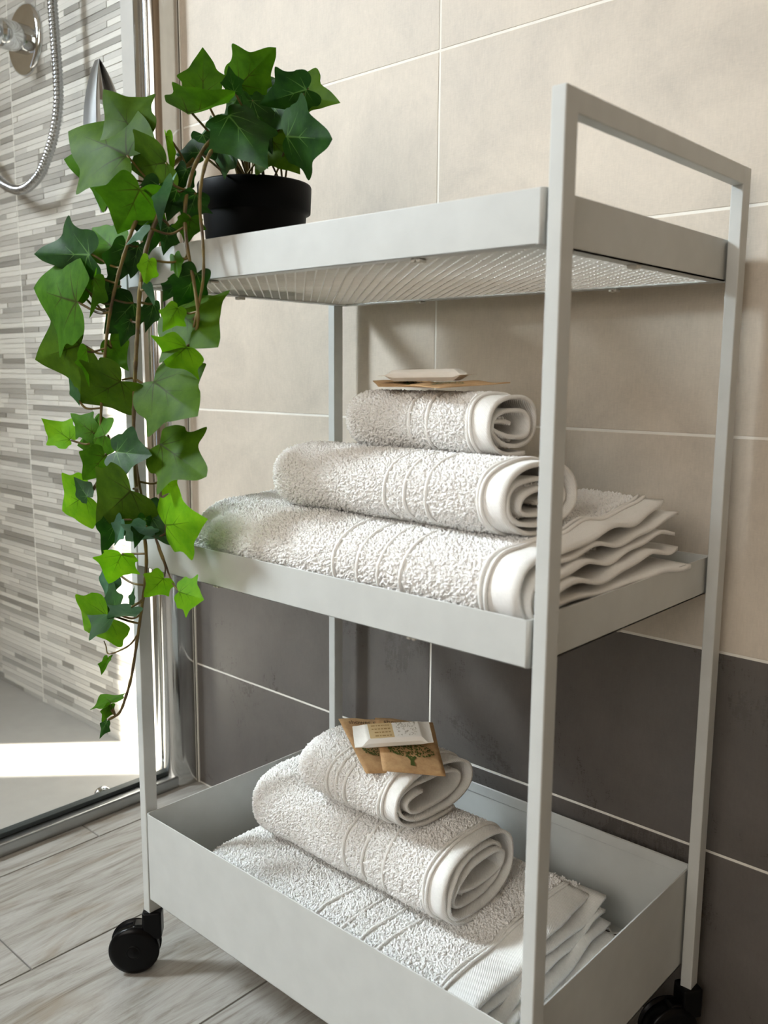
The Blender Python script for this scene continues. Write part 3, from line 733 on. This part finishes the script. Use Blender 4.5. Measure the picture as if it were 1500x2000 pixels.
# ------------------------------------------------------------------ potted ivy
def ivy():
    pc = Vector((-.4515, .132, 0)); zb = .7424; zr = .8500
    r = tag(empty('potted_ivy', (pc.x, pc.y, zb)), 'trailing ivy in a black plastic pot hanging over the trolley corner', 'potted plant')
    b = MB(); b.lathe([(0, zb), (.046, zb), (.0475, zb + .002), (.0535, zr - .030), (.0535, zr - .029), (.0580, zr - .027), (.0592, zr - .002), (.0585, zr), (.0565, zr), (.0555, zr - .006), (.050, zr - .03), (.045, zb + .004), (0, zb + .004)], (pc.x, pc.y, 0), 72); b.build('flowerpot', M['pot'], r)
    b = MB(); b.lathe([(0, zr - .006), (.03, zr - .007), (.0535, zr - .012), (.0535, zr - .016), (0, zr - .016)], (pc.x, pc.y, 0), 40); b.build('soil', M['soil'], r)
    top = (pc.x, pc.y, zr - .01)
    vines = []
    def vine(px_, rad, start=None):
        pts = ([Vector(start)] if start else []) + [at(u, w, 1, Y) for u, w, Y in px_]
        cp = catmull(pts, 8); n = len(cp); vines.append(cp)
        b = MB(); b.tube(cp, [rad * (1 - .45 * i / (n - 1)) * (1 + .1 * math.sin(i * 1.3)) for i in range(n)], 8); b.build('vine', M['stem'], r)
    s0 = (pc.x + .005, pc.y - .012, zr - .012); s1 = (pc.x - .012, pc.y - .005, zr - .012)
    vine([(470, 252, .10), (440, 258, .07), (408, 278, .035), (378, 330, -.005), (362, 400, -.018), (364, 470, -.022), (380, 560, -.024), (387, 620, -.024), (380, 655, -.024), (362, 676, -.026)], .0022, s0)
    vine([(475, 262, .10), (448, 268, .06), (415, 292, .02), (396, 340, -.012), (390, 400, -.018), (396, 470, -.02), (397, 540, -.022), (389, 590, -.022), (378, 640, -.026)], .0021, s0)
    vine([(440, 262, .09), (380, 290, .05), (330, 330, .01), (290, 390, -.02), (262, 440, -.034), (245, 490, -.038), (229, 545, -.04), (215, 610, -.042), (206, 680, -.042), (200, 760, -.042), (197, 830, -.04), (202, 880, -.04)], .0023, s1)
    vine([(445, 266, .09), (390, 300, .04), (340, 360, -.005), (305, 430, -.024), (285, 490, -.03), (274, 560, -.034), (269, 640, -.034), (265, 710, -.036), (262, 790, -.036), (261, 860, -.036), (265, 930, -.036), (270, 985, -.036), (281, 1040, -.036), (286, 1095, -.034), (282, 1150, -.034), (275, 1200, -.036), (268, 1250, -.038), (257, 1320, -.04), (245, 1363, -.042), (233, 1392, -.044), (212, 1406, -.046)], .0023, s1)
    vine([(262, 880, -.034), (275, 960, -.032), (295, 1030, -.030), (308, 1060, -.03), (321, 1095, -.03), (335, 1135, -.03), (350, 1156, -.03)], .0014)
    vine([(304, 1050, -.03), (312, 1080, -.031), (322, 1105, -.032), (322, 1126, -.032)], .0011)
    vine([(270, 1238, -.038), (255, 1258, -.04), (235, 1270, -.042), (212, 1277, -.044), (207, 1262, -.044), (203, 1252, -.044)], .0010)
    # leaves: base px, tip px, width/length, depth Y, roll, tone
    LV = [(396, 187, 397, 95, 1.25, .06, 10, 'm'), (466, 168, 536, 96, .95, .10, 0, 'm'), (458, 182, 446, 128, 1.0, .045, 15, 'd'), (362, 214, 459, 183, .95, .03, 62, 'm'),  # third is an added dark leaf standing for shade on the first one's lobe
          (443, 222, 523, 325, .80, .045, 25, 'd'), (563, 180, 664, 200, .85, .13, -20, 'o'), (604, 172, 512, 200, .85, .09, 20, 'd'), (560, 266, 648, 272, 1.25, .07, 8, 'd'),
          (515, 255, 588, 343, .85, .10, 5, 'o'), (440, 252, 372, 292, .80, .09, 30, 'd'), (492, 190, 532, 300, .65, .09, 35, 'd'), (470, 180, 438, 238, .8, .08, 20, 'd'),
          (506, 235, 532, 302, .55, .07, 40, 'd'), (532, 225, 552, 320, .6, .12, 20, 'o'), (500, 160, 560, 215, .9, .12, 30, 'd'), (520, 190, 570, 260, .9, .11, 10, 'd'),
          (268, 268, 202, 175, 1.2, -.015, 8, 'o'), (252, 304, 124, 249, .95, -.030, 18, 'o'), (238, 345, 135, 312, .95, -.01, 10, 'm'), (276, 362, 228, 464, 1.05, -.045, -8, 'm'),  # first two: shade on these leaves put into the olive tone
          (326, 318, 256, 330, 1.05, -.02, 12, 'o'), (326, 262, 337, 346, .5, -.005, 65, 'l'), (336, 348, 301, 443, .5, -.035, 70, 'b'), (285, 440, 245, 478, .7, -.05, 60, 'b'),
          (182, 497, 80, 494, .72, -.05, 10, 'd'), (226, 490, 182, 446, .95, -.03, 0, 'm'), (250, 478, 214, 562, .9, -.03, 20, 'd'), (291, 506, 281, 562, .85, -.055, 25, 'l'),
          (154, 591, 63, 562, 1.15, -.055, 10, 'm'), (150, 562, 70, 545, .75, -.04, 15, 'm'), (168, 566, 112, 522, .85, -.045, 20, 'm'), (190, 538, 180, 622, .6, -.055, 60, 'm'),
          (172, 572, 192, 518, .9, -.03, 10, 'm'), (164, 672, 71, 702, 1.15, -.043, 5, 'o'), (166, 680, 173, 757, .6, -.06, 58, 'm'), (262, 590, 206, 650, 1.05, -.02, 10, 'd'),
          (256, 622, 236, 678, .9, -.03, 25, 'd'), (212, 662, 247, 722, .7, -.025, 20, 'm'), (345, 606, 424, 676, 1.15, -.018, 5, 'o'), (348, 600, 318, 650, 1.05, -.034, 10, 'l'),
          (366, 676, 322, 718, 1.15, -.036, 5, 'l'), (299, 744, 395, 820, 1.05, -.03, 0, 'o'), (315, 869, 408, 934, 1.05, -.03, 0, 'o'), (318, 936, 352, 966, 1.3, -.024, 20, 'l'),
          (241, 741, 153, 792, .95, -.048, 15, 'o'), (139, 860, 83, 820, .95, -.055, 10, 'l'), (182, 846, 134, 806, .9, -.045, 15, 'm'), (156, 784, 132, 736, .6, -.05, 50, 'b'),
          (207, 888, 160, 940, 1.15, -.05, 5, 'm'), (212, 850, 150, 870, .8, -.045, 20, 'm'), (222, 882, 300, 890, .95, -.05, 10, 'd'), (172, 966, 115, 1000, 1.15, -.055, 8, 'l'),
          (172, 972, 146, 932, .9, -.06, 25, 'd'), (262, 953, 194, 1017, 1.1, -.05, 5, 'o'), (236, 1000, 198, 1082, .8, -.035, 20, 'd'), (238, 1014, 226, 1066, .6, -.045, 50, 'b'),
          (286, 1028, 244, 1062, .95, -.045, 30, 'b'), (284, 990, 328, 1062, .9, -.028, 15, 'd'), (284, 1010, 262, 1072, .8, -.04, 35, 'd'), (320, 1026, 395, 1017, 1.0, -.034, 8, 'l'),
          (238, 1081, 213, 1136, 1.2, -.05, 8, 'l'), (216, 1108, 208, 1182, .7, -.04, 30, 'b'), (321, 1128, 280, 1168, 1.15, -.036, 5, 'l'), (350, 1156, 402, 1172, 1.2, -.034, 5, 'l'),
          (216, 1200, 158, 1237, 1.15, -.05, 8, 'l'), (226, 1198, 176, 1196, 1.0, -.056, 20, 'd'), (257, 1188, 207, 1213, .6, -.06, 45, 'b'), (257, 1182, 262, 1144, .6, -.05, 50, 'b'),
          (211, 1283, 197, 1316, .5, -.045, 40, 'm'), (218, 1373, 197, 1358, 1.0, -.044, 30, 'm'), (216, 1376, 199, 1412, .8, -.046, 30, 'm'), (209, 1407, 195, 1443, .7, -.048, 35, 'd'),
          (386, 528, 340, 612, .85, -.02, 20, 'd'), (341, 498, 351, 545, .6, -.03, 30, 'm'), (372, 425, 364, 478, .95, -.02, 10, 'm'), (270, 478, 254, 545, 1.0, -.025, 15, 'd'),
          (293, 552, 302, 596, .6, -.045, 55, 'b'), (312, 358, 276, 432, 1.05, -.02, 10, 'd'), (346, 368, 328, 432, .95, -.015, 15, 'd'), (366, 328, 340, 384, .95, .0, 15, 'd'),
          (384, 378, 360, 442, .9, -.01, 15, 'd'), (392, 298, 340, 300, .85, .03, 20, 'd'), (300, 420, 290, 500, .95, -.015, 20, 'd'), (330, 440, 318, 500, .9, -.01, 25, 'd'),
          (350, 545, 318, 590, .8, -.015, 30, 'd'), (300, 590, 285, 650, .8, -.02, 25, 'd'), (395, 262, 420, 320, .9, .05, 20, 'd'), (430, 280, 470, 330, .9, .06, 30, 'd'), (235, 560, 190, 590, .9, -.03, 10, 'd')]
    half = [(0, .03), (.10, -.07), (.23, -.11), (.35, -.06), (.42, .05), (.43, .15), (.48, .27), (.60, .40), (.47, .49), (.33, .57), (.23, .69), (.115, .86), (0, 1.0)]
    # smooth closed outline
    def outline(jit):
        pts = [Vector((x * (1 + jit.uniform(-.07, .07)), y + jit.uniform(-.025, .025), 0)) if 0 < k < 12 else Vector((x, y, 0)) for k, (x, y) in enumerate(half)]
        lf = [Vector((-p.x * (1 + jit.uniform(-.05, .05)), p.y + jit.uniform(-.02, .02), 0)) for p in pts[1:-1]][::-1]
        loop = catmull(pts, 3)[:-1] + catmull([pts[-1]] + lf + [pts[0]], 3)[:-1]
        return loop
    for n, (bx_, by_, tx, ty, wr, Y, roll, tone) in enumerate(LV):
        jit = random.Random(n * 13 + 5)
        dy = jit.uniform(-.012, .012); B = at(bx_, by_, 1, Y); T = at(tx, ty, 1, Y + dy)
        ax = (T - B); ln = ax.length; ax.normalize()
        view = (Vector(CAM) - B).normalized(); nz = (view - ax * view.dot(ax)).normalized(); ex = ax.cross(nz)
        a = math.radians(roll) * (1 if n % 2 else -1); nz, ex = nz * math.cos(a) + ex * math.sin(a), ex * math.cos(a) - nz * math.sin(a)
        loop = outline(jit); ctr = Vector((0, .30, 0)); NR = 5; m = len(loop)
        fold = jit.uniform(.10, .30) + (.35 if roll > 50 else 0); curl = jit.uniform(-.22, .10); wave = jit.uniform(.01, .035); ph = jit.uniform(0, 6)
        vs = []; uv = []
        def put(p, k, q):
            x, y = p.x, p.y; zz = -fold * abs(x) * .55 + fold * .1 + curl * (y - .25) ** 2 + wave * math.sin(ph + 3 * math.atan2(y - .3, x)) * q * q
            sgn = -1 if (n % 5 == 0) else 1
            vs.append(B + ex * (x * wr * .78 * ln) + ax * (y * ln) + nz * (zz * sgn * ln)); uv.append((.5 + x / 1.5, .25 + y / 1.5))
        put(ctr, 0, 0)
        for q in range(1, NR + 1):
            for k in range(m): put(ctr.lerp(loop[k], q / NR), k, q / NR)
        fs = [(0, 1 + k, 1 + (k + 1) % m) for k in range(m)]
        for q in range(NR - 1):
            for k in range(m):
                a0 = 1 + q * m + k; a1 = 1 + q * m + (k + 1) % m; fs.append((a0, a0 + m, a1 + m, a1))
        me = bpy.data.meshes.new('leaf'); me.from_pydata(vs, [], fs); me.polygons.foreach_set('use_smooth', [True] * len(fs))
        ul = me.uv_layers.new(name='uv')
        for lp in me.loops: ul.data[lp.index].uv = uv[lp.vertex_index]
        me.materials.append(LEAF[tone]); o = bpy.data.objects.new('leaf', me); COL.objects.link(o); o.parent = r
        # stalk to the nearest vine or the pot
        best = None
        for v in vines:
            for p in v:
                d = (p - B).length + (0.02 if p.z < B.z - .03 else 0)
                if best is None or d < best[0]: best = (d, p)
        p = best[1]
        if Y > .028: p = Vector(top) + Vector((jit.uniform(-.03, .03), jit.uniform(-.03, .03), 0))
        q0 = B + ax * (.04 * ln) - nz * .001
        if (p - q0).length > .006:
            mid = (p + q0) / 2 + Vector((0, 0, -.12 * (p - q0).length if Y <= .028 else .0)) - nz * .004
            t = MB(); cp = catmull([p, mid, q0], 6); t.tube(cp, [.0011] * len(cp), 6); s = t.build('leaf_stalk', M['stem'], o)
    bpy.context.view_layer.update()
    for c in r.children: c.matrix_parent_inverse = Matrix.Translation(r.location).inverted()
ivy()
